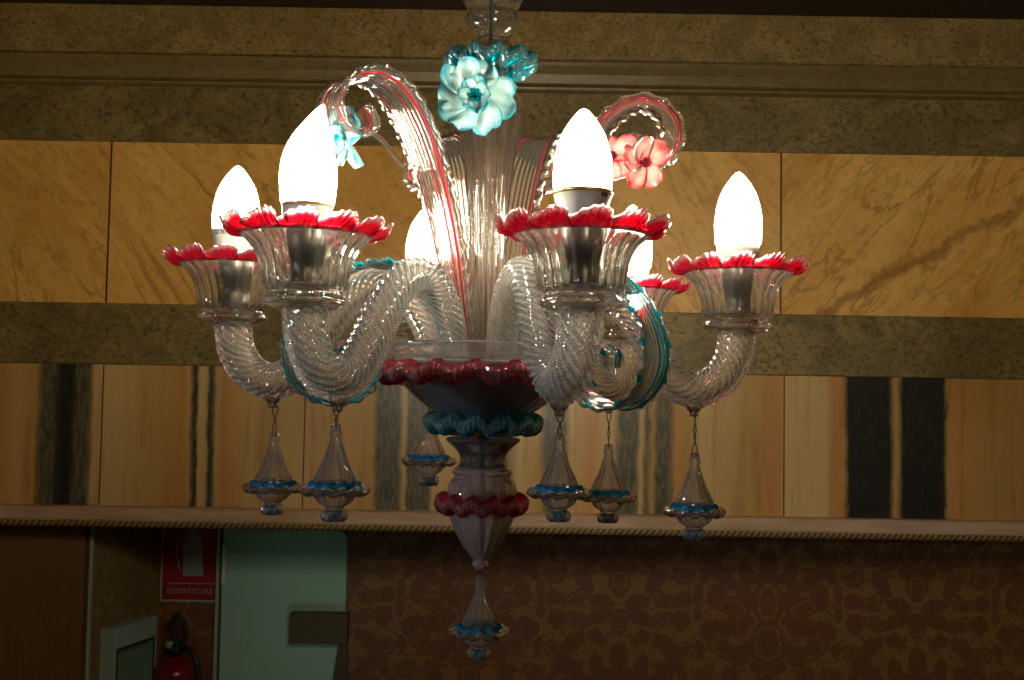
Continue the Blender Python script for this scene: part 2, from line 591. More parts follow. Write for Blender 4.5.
co = dense([(0.0165, 0.0690), (0.0235, 0.0710), (0.0325, 0.0745), (0.0340, 0.0775), (0.0325, 0.0808), (0.0300, 0.0830), (0.0310, 0.0855), (0.0338, 0.0885), (0.0345, 0.0960), (0.0362, 0.1060), (0.0400, 0.1160), (0.0455, 0.1240), (0.0530, 0.1305)], 64)
ci = dense([(0.0525, 0.1325), (0.0440, 0.1258), (0.0380, 0.1172), (0.0342, 0.1065), (0.0325, 0.0965), (0.0316, 0.0905), (0.0290, 0.0885), (0.012, 0.0875), (0.004, 0.0872), (0.004, 0.0835), (0.014, 0.0825), (0.014, 0.071)], 50)
m = MB()
lathe(m, co + ci, 132, 22, 0.0013, rib_from=lambda r, z: z > 0.087 and r > 0.03, twist=35.0, cx=RC, closed=True)
CUP_ME = m.mesh('cup', MAT['clear'])
m = MB()
frill(m, 0.0515, 0.0718, 0.1308, 0.0085, 13, 0.0050, cx=RC)
FRILL_ME = m.mesh('cup_frill', MAT['red'])
m = MB()
lathe(m, [(0.0, 0.089), (0.0155, 0.089), (0.0160, 0.0905), (0.0142, 0.092), (0.0138, 0.111), (0.0150, 0.1125), (0.0150, 0.116), (0.0166, 0.118), (0.0168, 0.140), (0.0160, 0.141), (0.0, 0.141)], 40, cx=RC)
SOCK_ME = m.mesh('socket', MAT['socket'])

bulb_prof = dense([(0.0, 0.1575), (0.0205, 0.1575), (0.0222, 0.163), (0.0231, 0.172), (0.0233, 0.182), (0.0214, 0.196), (0.0174, 0.2095), (0.0120, 0.2195), (0.0061, 0.2275), (0.0024, 0.2312), (0.0, 0.2322)], 26)
m = MB()
lathe(m, bulb_prof, 28, cx=RC)
BULB_ME = m.mesh('bulb', MAT['bulb'])
fl_prof = dense([(0.0, 0.1575), (0.0205, 0.1575), (0.0222, 0.163), (0.0231, 0.172), (0.0233, 0.182), (0.0212, 0.196), (0.0164, 0.211), (0.0106, 0.2225), (0.0058, 0.2315), (0.0026, 0.2375), (0.0, 0.2400)], 26)
m = MB()
lathe(m, fl_prof, 28)          # flame shaped bulb with its tip blown to one side
ph = R(36.5 + 90)
for i, (x, y, z) in enumerate(m.v):
    b = max(0.0, z - 0.195) ** 2 * 5.2
    m.v[i] = (RC + x + b * math.cos(ph), y + b * math.sin(ph), z)
BULBF_ME = m.mesh('bulb', MAT['bulb'])


def text_mesh(body, size):
    cu = bpy.data.curves.new('lettering', 'FONT')
    cu.body = body
    cu.size = size
    cu.align_x = 'CENTER'
    cu.align_y = 'CENTER'
    ob = bpy.data.objects.new('lettering', cu)
    COL.objects.link(ob)
    bpy.context.view_layer.update()
    dg = bpy.context.evaluated_depsgraph_get()
    me = ob.evaluated_get(dg).to_mesh()
    vs = [tuple(v.co) for v in me.vertices]
    fs = [tuple(p.vertices) for p in me.polygons]
    ob.evaluated_get(dg).to_mesh_clear()
    bpy.data.objects.remove(ob)
    bpy.data.curves.remove(cu)
    return vs, fs


def collar_mesh(mark, az, toward, gilt=False, box=False, top=0.1574):
    """white cap under the bulb; its printed mark faces `toward` degrees (chandelier azimuth)"""
    m = MB()
    lathe(m, [(0.0, 0.1385), (0.0165, 0.1385), (0.0196, 0.1400), (0.0204, 0.1420), (0.0206, 0.1520), (0.0206 + (top - 0.1574) * 0.36, top - 0.0004), (0.0, top)], 44, cx=RC)
    if gilt:
        g = 0.0208 + (top - 0.1574) * 0.36
        lathe(m, [(g - 0.0006, top - 0.0034), (g + 0.0002, top - 0.0032), (g + 0.0002, top - 0.0002), (g - 0.0006, top - 0.0001)], 44, cx=RC, mi=2)
    a0 = R(toward - 90) - rot_z(az)

    def on_cap(x, z):
        r = 0.0206 + max(0.0, (z - 0.152) / (top - 0.0004 - 0.152)) * (top - 0.1574) * 0.36 + 0.00035
        a = a0 + x / r
        return (RC + r * math.cos(a), r * math.sin(a), z)
    zc = top - 0.0046
    if mark:
        vs, fs = text_mesh(mark, 0.0058)
        m.add([on_cap(x - 0.002, zc + y) for x, y, z in vs], fs, None, 1)
        # struck-out bin and a bar after the letters
        for (x0, y0, x1, y1) in ((0.0042, -0.002, 0.0072, 0.002), (0.0042, 0.002, 0.0072, -0.002), (0.0042, -0.002, 0.0042, 0.002), (0.0072, -0.002, 0.0072, 0.002), (0.0092, -0.002, 0.0092, 0.002)):
            d = Vector((x1 - x0, y1 - y0)).normalized() * 0.0003
            q = [(x0 + d.y, y0 - d.x), (x1 + d.y, y1 - d.x), (x1 - d.y, y1 + d.x), (x0 - d.y, y0 + d.x)]
            m.add([on_cap(x, zc + y) for x, y in q], [(0, 1, 2, 3)], None, 1)
    if box:
        for x0, x1 in ((0.0088, 0.0104), (0.0110, 0.0122), (0.0128, 0.0152)):
            m.add([on_cap(x, zc + y) for x, y in ((x0, -0.0022), (x1, -0.0022), (x1, 0.0022), (x0, 0.0022))], [(0, 1, 2, 3)], None, 1)
    return m.mesh('bulb_cap', [MAT['bulb_base'], MAT['ink'], MAT['gilt']])


for key, az in ARM_AZ.items():
    arm = link('arm', ARM_ME, root)
    arm.rotation_euler = (0, 0, rot_z(az))
    arm.scale = (1.015 if key == 'L' else 0.995, 1, 1)
    link('cup', CUP_ME, arm)
    link('cup_frill', FRILL_ME, arm)
    link('socket', SOCK_ME, arm)
    link('bulb', BULBF_ME if key == 'FL' else BULB_ME, arm)
    spec = {'L': ('CE', -34), 'FR': ('', 15), 'BR': ('CE', 0), 'BL': ('', 0), 'FL': ('', 0), 'R': ('', 0)}[key]
    link('bulb_cap', collar_mesh(spec[0], az, spec[1], key in ('FL', 'FR'), key == 'FR', {'FR': 0.1660, 'L': 0.1660, 'R': 0.1600}.get(key, 0.1574)), arm)

# --- tall leaves
def hw_leaf(w0, w1, w2):
    return lambda s: float(np.interp(s, [0, 0.25, 0.55, 0.8, 1.0], [w0, w1 * 0.86, w1, w2, w2 * 0.6]))


LEAVES = [
    # azimuth, path, widths, twist, red lines
    (-43, [(0.024, 0.036), (0.045, 0.11), (0.066, 0.18), (0.092, 0.238), (0.122, 0.277), (0.156, 0.290), (0.186, 0.279), (0.198, 0.256), (0.186, 0.237), (0.168, 0.238), (0.163, 0.250), (0.172, 0.256)], (0.008, 0.020, 0.020), lambda s: 0.15 * s, ((-0.80, 0.06), (0.25, 0.04), (0.80, 0.06))),
    (-150, [(0.024, 0.036), (0.036, 0.11), (0.050, 0.18), (0.070, 0.245), (0.100, 0.284), (0.135, 0.292), (0.160, 0.275), (0.166, 0.250), (0.150, 0.236), (0.136, 0.248)], (0.008, 0.024, 0.018), lambda s: 0.0, ((0.74, 0.05), (-0.8, 0.04))),
    (152, [(0.024, 0.036), (0.036, 0.11), (0.052, 0.18), (0.074, 0.245), (0.104, 0.284), (0.138, 0.292), (0.162, 0.275), (0.168, 0.250), (0.152, 0.236), (0.138, 0.248)], (0.008, 0.026, 0.018), lambda s: 0.0, ((0.74, 0.04), (-0.8, 0.04))),
    (80, [(0.024, 0.036), (0.046, 0.11), (0.070, 0.18), (0.094, 0.235), (0.118, 0.274), (0.145, 0.293), (0.169, 0.288), (0.181, 0.268), (0.174, 0.246), (0.156, 0.240), (0.145, 0.252), (0.151, 0.264)], (0.007, 0.021, 0.015), lambda s: 0.68 * min(1, s * 1.6), ((-0.84, 0.03), (0.86, 0.06))),
]
for az, path, ws, tw, ln in LEAVES:
    leaf, eb = ribbon(path, hw_leaf(*ws), az, twist=tw, lines=ln)
    lo = leaf.build('tall_leaf', MAT['leaf_red'], root)
    lo.rotation_euler = (0, 0, rot_z(az))
    for e_ in eb:
        e_.build('crimped_edge', MAT['clear'], lo)

# --- low curled leaves with teal threads
CURL = [(0.036, 0.036), (0.050, 0.080), (0.080, 0.118), (0.118, 0.128), (0.155, 0.112), (0.184, 0.078), (0.195, 0.042), (0.184, 0.012), (0.156, -0.004), (0.126, 0.006), (0.116, 0.032), (0.130, 0.052), (0.148, 0.046), (0.149, 0.032)]
for az in (52, -66):
    leaf, eb = ribbon(CURL, hw_leaf(0.007, 0.021, 0.019), az, lines=((-0.9, 0.09), (-0.25, 0.05), (0.45, 0.05), (0.9, 0.09)), rib=0.0012)
    lo = leaf.build('curled_leaf', MAT['leaf_teal'], root)
    lo.rotation_euler = (0, 0, rot_z(az))
    for e_ in eb:
        for i in range(len(e_.a)):
            e_.a[i] = 1.0 if (i // 10) % 34 < 7 else 0.0
        e_.build('crimped_edge', MAT['leaf_teal'], lo)


# --- flowers
def flower(px, py, Y, face, size, mat, outer_n, inner_n, seed, stem_to=None, spread=0.22, ruffle=1.0):
    rnd = random.Random(seed)
    c = RM.inverted() @ at(px, py, Y)
    z = Vector(face).normalized()
    x = z.cross(Vector((0, 0, 1)))
    x.normalize()
    y = z.cross(x)
    Mf = Matrix.Translation(c) @ Matrix((x, y, z)).transposed().to_4x4()
    m = MB()
    for i in range(outer_n):
        a = 2 * math.pi * (i + rnd.uniform(-0.12, 0.12)) / outer_n
        Mp = Mf @ Matrix.Rotation(a, 4, 'Z') @ Matrix.Rotation(rnd.uniform(-0.45, 0.45), 4, 'X')
        petal(m, Mp, size * rnd.uniform(0.88, 1.12), size * rnd.uniform(0.42, 0.54), rnd.uniform(0.0, 0.45), spread + rnd.uniform(-0.38, 0.22), wav=size * ruffle * rnd.uniform(0.10, 0.19), phase=rnd.uniform(0, 6), notch=rnd.uniform(0.0, 0.22))
    for i in range(inner_n):
        a = 2 * math.pi * (i + 0.5 + rnd.uniform(-0.1, 0.1)) / max(1, inner_n)
        Mp = Mf @ Matrix.Translation((0, 0, size * 0.10)) @ Matrix.Rotation(a, 4, 'Z') @ Matrix.Rotation(R(-22), 4, 'Y')
        petal(m, Mp, size * rnd.uniform(0.52, 0.72), size * rnd.uniform(0.24, 0.32), 0.6, rnd.uniform(0.25, 0.6), wav=size * 0.07, phase=rnd.uniform(0, 6))
    fo = m.build('flower', mat, root)
    s = MB()
    for i in range(6):
        a = 2 * math.pi * i / 6
        p0 = Mf @ Vector((0, 0, 0))
        p1 = Mf @ Vector((0.05 * size * math.cos(a), 0.05 * size * math.sin(a), 0.18 * size))
        p2 = Mf @ Vector((0.13 * size * math.cos(a), 0.13 * size * math.sin(a), 0.34 * size))
        tube(s, [tuple(p0), tuple(p1), tuple(p2)], lambda q: 0.0011 + 0.0009 * q, 8, 10)
    for i in range(len(s.a)):
        s.a[i] = 1.0
    s.build('stamens', MAT['teal'] if mat is MAT['petal_blue'] else MAT['red'], fo)
    if stem_to is not None:
        st = MB()
        b0 = Mf @ Vector((0, 0, -0.002))
        b1 = Mf @ Vector((0, 0, -0.018))
        e0 = RM.inverted() @ at(*stem_to[-1])
        mids = [tuple(RM.inverted() @ at(*q)) for q in stem_to[:-1]]
        tube(st, [tuple(b0), tuple(b1)] + mids + [tuple(e0)], 0.0024, 10, 40)
        st.build('flower_stem', MAT['clear'], fo)
    return fo


flower(476, 97, D - 0.062, (-0.05, -1.0, -0.12), 0.040, MAT['petal_blue'], 6, 5, 3, [(484, 84, D - 0.02), (486, 74, D - 0.005)])
flower(346, 138, 0.975, (-0.74, -0.60, -0.22), 0.029, MAT['petal_blue'], 6, 4, 5, [(366, 133, 0.96), (380, 138, 0.98), (402, 165, 1.02)], ruffle=0.45)
flower(640, 162, 1.03, (0.62, -0.75, -0.20), 0.027, MAT['petal_pink'], 5, 0, 8, [(626, 152, 1.06), (612, 150, 1.09)], 0.30, 0.35)
flower(613, 160, 1.055, (-0.25, -0.9, 0.25), 0.028, MAT['petal_pink'], 5, 0, 11, [(612, 154, 1.08), (604, 145, 1.10)], 0.30, 0.35)

# ------------------------------------------------------------------ hanging drops
dp = dense([(0.0, 0.0), (0.0075, 0.0008), (0.0095, 0.006), (0.0080, 0.0115), (0.0092, 0.0140), (0.0150, 0.0180), (0.0192, 0.0250), (0.0200, 0.0310), (0.0188, 0.0385), (0.0155, 0.0460), (0.0110, 0.0550), (0.0078, 0.0640), (0.0058, 0.0720), (0.0050, 0.0765), (0.0060, 0.0795), (0.0046, 0.0830), (0.0052, 0.0855), (0.0030, 0.0880)], 76)
m = MB()
dpi = [(max(0.0012, r - 0.0022), z) for r, z in dp if z > 0.013][::-1]
lathe(m, dp + dpi + [(0.0, 0.014)], 80, 10, 0.0007, rib_from=lambda r, z: 0.013 < z < 0.07 and r > 0.006)
DROP_ME = m.mesh('drop', MAT['drop'])
m = MB()
crimp_ring(m, 0.0255, 0.0285, 0.0070, 0.0040, 12, 0.0013, fine=3, clear=0.0, n_sec=16, edge=-2.0)
crimp_ring(m, 0.0215, 0.0322, 0.0034, 0.0036, 12, 0.0008, fine=0, clear=1.0, n_sec=12)
DFR_ME = m.mesh('blue_frill', MAT['blue'])
m = MB()
crimp_ring(m, 0.0086, 0.0058, 0.0042, 0.0046, 7, 0.0010, fine=3, clear=0.1, edge=0.1)
TIP_ME = m.mesh('blue_tip', MAT['blue'])


def wire_mesh(z0, z1):
    """two strands hooked through the drop, twisted together, hooked over the nipple"""
    m = MB()
    h = z1 - z0
    for sg in (-1, 1):
        pts = []
        for i in range(25):
            t = i / 24
            amp = 0.0030 * (abs(2 * t - 1) ** 1.5) + 0.0008
            if t < 0.06 or t > 0.94:
                amp = 0.0024
            a = 2.2 * math.pi * (t - 0.5) if abs(t - 0.5) < 0.3 else 2.2 * math.pi * math.copysign(0.3, t - 0.5)
            pts.append((sg * amp * math.cos(a), sg * amp * math.sin(a), z0 + h * t))
        pts = [(0, 0, z0 - 0.003)] + pts + [(0, 0, z1 + 0.003)]
        tube(m, pts, 0.00062, 6, 70)
    return m.mesh('wire', MAT['wire'])


DROPS = [
    # arm, px of drop top, px of drop bottom, label
    ('L', 432, 515, 'clear glass drop with teal frill hanging under the outer left arm of the chandelier'),
    ('FL', 424, 522, 'clear glass drop with blue frill hanging under the near left arm, before the pale door'),
    ('BL', 411, 486, 'small clear drop with teal frill behind the bowl, left of the pink glass baluster'),
    ('FR', 433, 522, 'clear glass drop with dark blue frill just right of the pink glass baluster'),
    ('BR', 444, 523, 'small clear drop with faint teal frill under the far right arm, beside the blue-frilled one'),
    ('R', 453, 540, 'clear glass drop with teal frill hanging on the longest wire under the outer right arm'),
    ('C', 575, 659, 'clear glass drop with dark blue frill hanging lowest, under the tip of the baluster'),
]
for key, yt, yb, label in DROPS:
    if key == 'C':
        p = RM @ Vector((0, 0, -0.166))
    else:
        a = R(ARM_AZ[key])
        p = RM @ Vector((NUB_R * math.sin(a), -NUB_R * math.cos(a), -0.0115))
    px = {'L': 276, 'FL': 332, 'BL': 425, 'FR': 549, 'BR': 602, 'R': 694, 'C': 477}[key]
    zt, zb = at(px, yt, p.y).z, at(px, yb, p.y).z
    s = (zt - zb) / 0.088
    d = empty('glass_drop', (p.x, p.y, zb))
    d.rotation_euler = (0, 0, random.uniform(0, 6))
    tag(d, label, 'glass drop', 'glass drops hanging under the chandelier')
    for nm, me in (('drop', DROP_ME), ('blue_frill', DFR_ME), ('blue_tip', TIP_ME)):
        o = link(nm, me, d)
        o.scale = (min(s, 1.02), min(s, 1.02), s)
    w = link('wire', wire_mesh(0.086 * s, max(p.z - zb, 0.086 * s + 0.004)), d)

# ------------------------------------------------------------------ wall materials
W = 2.60     # face of the marble wall
B = 3.00     # rear wall under it


def stone_mat(name, c0, c1, c2, sc=1.0):
    k = N(name)
    o = k.obj()
    n1 = k.noise(o, 9 * sc, 6, 0.62, 0.9)
    n2 = k.noise(o, 34 * sc, 5, 0.65, 1.6)
    v = k.voro(k.n('ShaderNodeVectorMath', {0: o, 1: k.scale(k.n('ShaderNodeTexNoise', {'Vector': o, 'Scale': 12.0}).outputs['Color'], (0.06, 0.06, 0.06))}, operation='ADD').outputs[0], 15 * sc, 'DISTANCE_TO_EDGE')
    n3 = k.noise(k.scale(o, (1, 1, 1.3)), 75 * sc, 4, 0.7, 0.8)
    base = k.mix(k.smooth(n1, 0.35, 0.68), c0, c1)
    base = k.mix(k.math('MULTIPLY', k.smooth(n3, 0.48, 0.64), 0.75), base, c2)
    base = k.mix(k.math('MULTIPLY', k.smooth(n2, 0.53, 0.70), 0.75), base, c2)
    vein = k.math('MULTIPLY', k.math('SUBTRACT', 1.0, k.smooth(v, 0.0, 0.045)), k.smooth(k.noise(o, 5.0, 2), 0.50, 0.62))
    base = k.mix(k.math('MULTIPLY', vein, 0.3), base, c2)
    return k.pbr(base, 0.38, 0.0, k.bump(n2, 0.25, 0.004))


MAT['stone'] = stone_mat('brown_fossil_stone', (0.170, 0.120, 0.0384), (0.270, 0.193, 0.0640), (0.060, 0.041, 0.0136))
MAT['stone_light'] = stone_mat('tan_fossil_stone', (0.240, 0.155, 0.0480), (0.370, 0.249, 0.0840), (0.095, 0.058, 0.0176), 1.3)
MAT['stone_smooth'] = stone_mat('smooth_brown_moulding', (0.170, 0.117, 0.0400), (0.210, 0.146, 0.0512), (0.130, 0.089, 0.0304), 0.7)

# yellow marble
k = N('yellow_marble')
o = k.obj()
x, y, z = k.xyz(o)
J1, J2 = at(109, 220, W).x, at(781, 220, W).x
slab = k.math('ADD', k.math('GREATER_THAN', x, J1), k.math('GREATER_THAN', x, J2))
flip = k.math('SUBTRACT', 1.0, k.math('MULTIPLY', k.math('GREATER_THAN', x, J2), 2.0))
xs = k.math('MULTIPLY', x, flip)
u = k.math('ADD', k.math('MULTIPLY', xs, 0.78), k.math('MULTIPLY', z, 0.62))
w_ = k.math('SUBTRACT', k.math('MULTIPLY', z, 0.78), k.math('MULTIPLY', xs, 0.62))
pv = k.vec(k.math('MULTIPLY', u, 4.4), k.math('MULTIPLY', slab, 7.3), k.math('MULTIPLY', w_, 1.0))
cl = k.noise(pv, 2.2, 6, 0.62, 1.0)
wv = k.n('ShaderNodeTexNoise', {'Vector': pv, 'Scale': 1.4, 'Detail': 7.0, 'Roughness': 0.6, 'Distortion': 1.5}).outputs[0]
ridge = k.math('ABSOLUTE', k.math('SUBTRACT', wv, 0.5))
vein = k.math('SUBTRACT', 1.0, k.smooth(ridge, 0.0, 0.030))
vmask = k.smooth(k.noise(o, 3.0, 3), 0.42, 0.62)
c = k.mix(k.smooth(cl, 0.30, 0.72), (0.690, 0.340, 0.0720), (0.870, 0.510, 0.1380))
c = k.mix(k.math('MULTIPLY', k.math('MULTIPLY', vein, vmask), 0.55), c, (0.270, 0.108, 0.0192))
fib = k.noise(k.vec(k.math('MULTIPLY', u, 16.0), slab, k.math('MULTIPLY', w_, 5.0)), 2.6, 5, 0.65, 1.2)
c = k.mix(k.math('MULTIPLY', k.smooth(fib, 0.50, 0.70), 0.42), c, (0.400, 0.183, 0.0368))
fine = k.noise(o, 38.0, 5, 0.65, 0.8)
c = k.mix(k.math('MULTIPLY', k.smooth(fine, 0.50, 0.72), 0.40), c, (0.360, 0.164, 0.0352))
# one long vein climbing across the right-hand slab
va, vb = at(800, 322, W), at(1024, 205, W)
off = k.math('SUBTRACT', k.math('SUBTRACT', z, va.z), k.math('MULTIPLY', k.math('SUBTRACT', x, va.x), (vb.z - va.z) / (vb.x - va.x)))
off = k.math('ADD', off, k.math('MULTIPLY', k.math('SUBTRACT', k.noise(o, 6.0, 5, 0.6), 0.5), 0.16))
lv = k.math('SUBTRACT', 1.0, k.smooth(k.math('ABSOLUTE', off), 0.002, 0.020))
lv = k.math('MULTIPLY', lv, k.math('MULTIPLY', k.math('GREATER_THAN', x, J2), k.smooth(k.noise(o, 20.0, 3), 0.25, 0.5)))
c = k.mix(k.math('MULTIPLY', lv, 0.62), c, (0.240, 0.094, 0.0176))
jt = k.math('MINIMUM', k.math('ABSOLUTE', k.math('SUBTRACT', x, J1)), k.math('ABSOLUTE', k.math('SUBTRACT', x, J2)))
c = k.mix(k.math('LESS_THAN', jt, 0.0022), c, (0.055, 0.028, 0.0080))
MAT['marble'] = k.pbr(c, 0.30)

# striped marble frieze: bands run down the slabs, given at their place along the wall
k = N('striped_marble')
o = k.obj()
x, y, z = k.xyz(o)
CR, OR, TN, GY, BK, PK = (0.570, 0.380, 0.1550), (0.500, 0.235, 0.0680), (0.460, 0.268, 0.0760), (0.080, 0.070, 0.0400), (0.015, 0.016, 0.012), (0.570, 0.320, 0.1160)
bands = [(-500, TN), (-90, OR), (0, OR), (18, PK), (36, TN), (40, GY), (52, GY), (60, BK), (70, BK), (76, GY), (88, GY), (92, CR), (112, CR), (170, TN), (184, OR), (190, CR), (192, BK), (196, BK),
         (198, CR), (205, CR), (207, BK), (212, GY), (216, CR), (222, OR), (234, PK), (250, CR), (300, CR), (340, PK), (372, TN)]
bands2 = [(372, TN), (378, GY), (398, GY), (404, CR), (408, GY), (428, GY), (434, CR), (470, TN), (500, GY), (520, CR), (540, TN), (548, GY), (566, GY), (572, CR), (590, OR), (612, CR), (620, GY), (636, GY), (640, CR), (646, GY), (652, TN), (656, GY), (668, GY), (676, OR), (690, TN), (705, CR), (755, TN)]
bands3 = [(755, TN), (768, OR), (781, OR), (786, CR), (826, CR), (832, OR), (844, OR), (847, BK), (891, BK), (894, TN), (899, TN), (902, BK), (944, BK), (948, TN), (952, OR), (964, OR), (972, TN), (1024, TN), (1150, CR), (1300, OR), (1500, TN)]
XA = at(-500, 445, W).x
XB = at(1524, 445, W).x
wob = k.noise(k.scale(o, (1, 1, 0.6)), 5.0, 3, 0.5)
fray = k.noise(k.scale(o, (1, 1, 0.35)), 60.0, 4, 0.7)
xx = k.math('ADD', x, k.math('ADD', k.math('MULTIPLY', k.math('SUBTRACT', wob, 0.5), 0.020), k.math('MULTIPLY', k.math('SUBTRACT', fray, 0.5), 0.016)))


def px2x(p):
    return at(p, 445, W).x


def seg_ramp(bs):
    a, b = px2x(bs[0][0]), px2x(bs[-1][0])
    f = k.n('ShaderNodeMapRange', {0: xx, 1: a, 2: b}).outputs[0]
    return k.ramp(f, [((px2x(p) - a) / (b - a), c) for p, c in bs])


c = k.mix(k.math('GREATER_THAN', xx, px2x(372)), seg_ramp(bands), seg_ramp(bands2))
c = k.mix(k.math('GREATER_THAN', xx, px2x(755)), c, seg_ramp(bands3))
st = k.noise(k.scale(o, (1, 1, 0.09)), 42.0, 4, 0.6)
lum0 = k.n('ShaderNodeRGBToBW', {0: c}).outputs[0]
c = k.mix(k.math('MULTIPLY', k.math('MULTIPLY', k.smooth(st, 0.48, 0.72), k.smooth(lum0, 0.08, 0.2)), 0.5), c, (0.340, 0.150, 0.0400))
sp = k.noise(k.scale(o, (1, 1, 0.22)), 120.0, 3, 0.6)
lum = k.n('ShaderNodeRGBToBW', {0: c}).outputs[0]
dk = k.math('MULTIPLY', k.smooth(sp, 0.47, 0.56), k.math('MULTIPLY', k.smooth(lum, 0.04, 0.06), k.math('SUBTRACT', 1.0, k.smooth(lum, 0.12, 0.24))))
c = k.mix(k.math('MULTIPLY', dk, 0.55), c, (0.200, 0.155, 0.0800))
sp2 = k.noise(k.scale(o, (1, 1, 0.25)), 95.0, 4, 0.7)
c = k.mix(k.math('MULTIPLY', k.math('MULTIPLY', k.smooth(sp2, 0.52, 0.62), k.math('SUBTRACT', 1.0, k.smooth(lum, 0.14, 0.30))), 0.7), c, (0.035, 0.036, 0.026))
for j in (101, 304, 784):
    c = k.mix(k.math('LESS_THAN', k.math('ABSOLUTE', k.math('SUBTRACT', x, px2x(j))), 0.0016), c, (0.070, 0.039, 0.0144))
MAT['striped'] = k.pbr(c, 0.32)

k = N('pink_ledge_marble')
o = k.obj()
c = k.mix(k.smooth(k.noise(k.scale(o, (1, 4, 6)), 7.0, 4), 0.3, 0.7), (0.420, 0.254, 0.1520), (0.540, 0.357, 0.2240))
MAT['ledge'] = k.pbr(c, 0.4)

k = N('dark_timber_ceiling')
o = k.obj()
c = k.mix(k.noise(k.scale(o, (1, 14, 1)), 4.0, 4), (0.030, 0.014, 0.006), (0.016, 0.008, 0.004))
MAT['ceiling'] = k.pbr(c, 0.6)

k = N('plaster')
MAT['plaster'] = k.pbr((0.42, 0.30, 0.18), 0.8)
k = N('tile_floor')
o = k.obj()
b = k.n('ShaderNodeTexBrick', {'Vector': o, 'Color1': (0.20, 0.13, 0.08), 'Color2': (0.24, 0.16, 0.10), 'Mortar': (0.08, 0.06, 0.04), 'Scale': 2.5})
MAT['floor'] = k.pbr(b.outputs[0], 0.4)

# damask: leafy motifs mirrored about their own axis, half-dropped
DAMASK_LEAVES = [
    # across, up, half-length, half-width, turn, place of the light outline
    (0.0, 0.10, 0.20, 0.34, 0, 0.62), (0.0, -0.45, 0.24, 0.30, 0, 0.66), (0.0, 0.62, 0.13, 0.22, 0, 0.0), (0.0, -0.95, 0.16, 0.22, 0, 0.6),
    (0.30, 0.20, 0.24, 0.12, 55, 0.0), (0.48, 0.02, 0.26, 0.15, 20, 0.6), (0.42, -0.22, 0.26, 0.13, -25, 0.0), (0.28, 0.48, 0.20, 0.10, 65, 0.0),
    (0.58, 0.40, 0.22, 0.11, 40, 0.0), (0.70, 0.18, 0.12, 0.18, 10, 0.0), (0.34, -0.60, 0.22, 0.11, -50, 0.0), (0.62, -0.52, 0.24, 0.13, 30, 0.6),
    (0.78, -0.26, 0.16, 0.11, -30, 0.0), (0.90, 0.72, 0.13, 0.13, 0, 0.55), (0.62, 0.80, 0.20, 0.10, -35, 0.0), (0.30, 0.88, 0.17, 0.09, 30, 0.0),
    (0.48, -0.92, 0.20, 0.10, 60, 0.0), (0.86, -0.86, 0.13, 0.13, 0, 0.55), (0.92, -0.52, 0.07, 0.14, 0, 0.0), (0.84, 0.44, 0.08, 0.12, 20, 0.0), (0.16, -0.76, 0.12, 0.08, 30, 0.0),
    (0.0, 1.10, 0.12, 0.17, 0, 0.55), (0.27, 1.16, 0.20, 0.10, -20, 0.0), (0.58, 1.12, 0.17, 0.11, 25, 0.6), (0.84, 1.10, 0.12, 0.14, 0, 0.0), (0.24, -1.20, 0.18, 0.09, 25, 0.0), (0.60, -1.18, 0.20, 0.11, -30, 0.6), (0.88, -1.16, 0.10, 0.12, 0, 0.0), (0.95, 0.20, 0.08, 0.16, 0, 0.0), (0.95, -0.10, 0.06, 0.10, 0, 0.0), (0.10, 0.38, 0.10, 0.07, 40, 0.0), (0.74, 0.62, 0.10, 0.07, 20, 0.0),
]


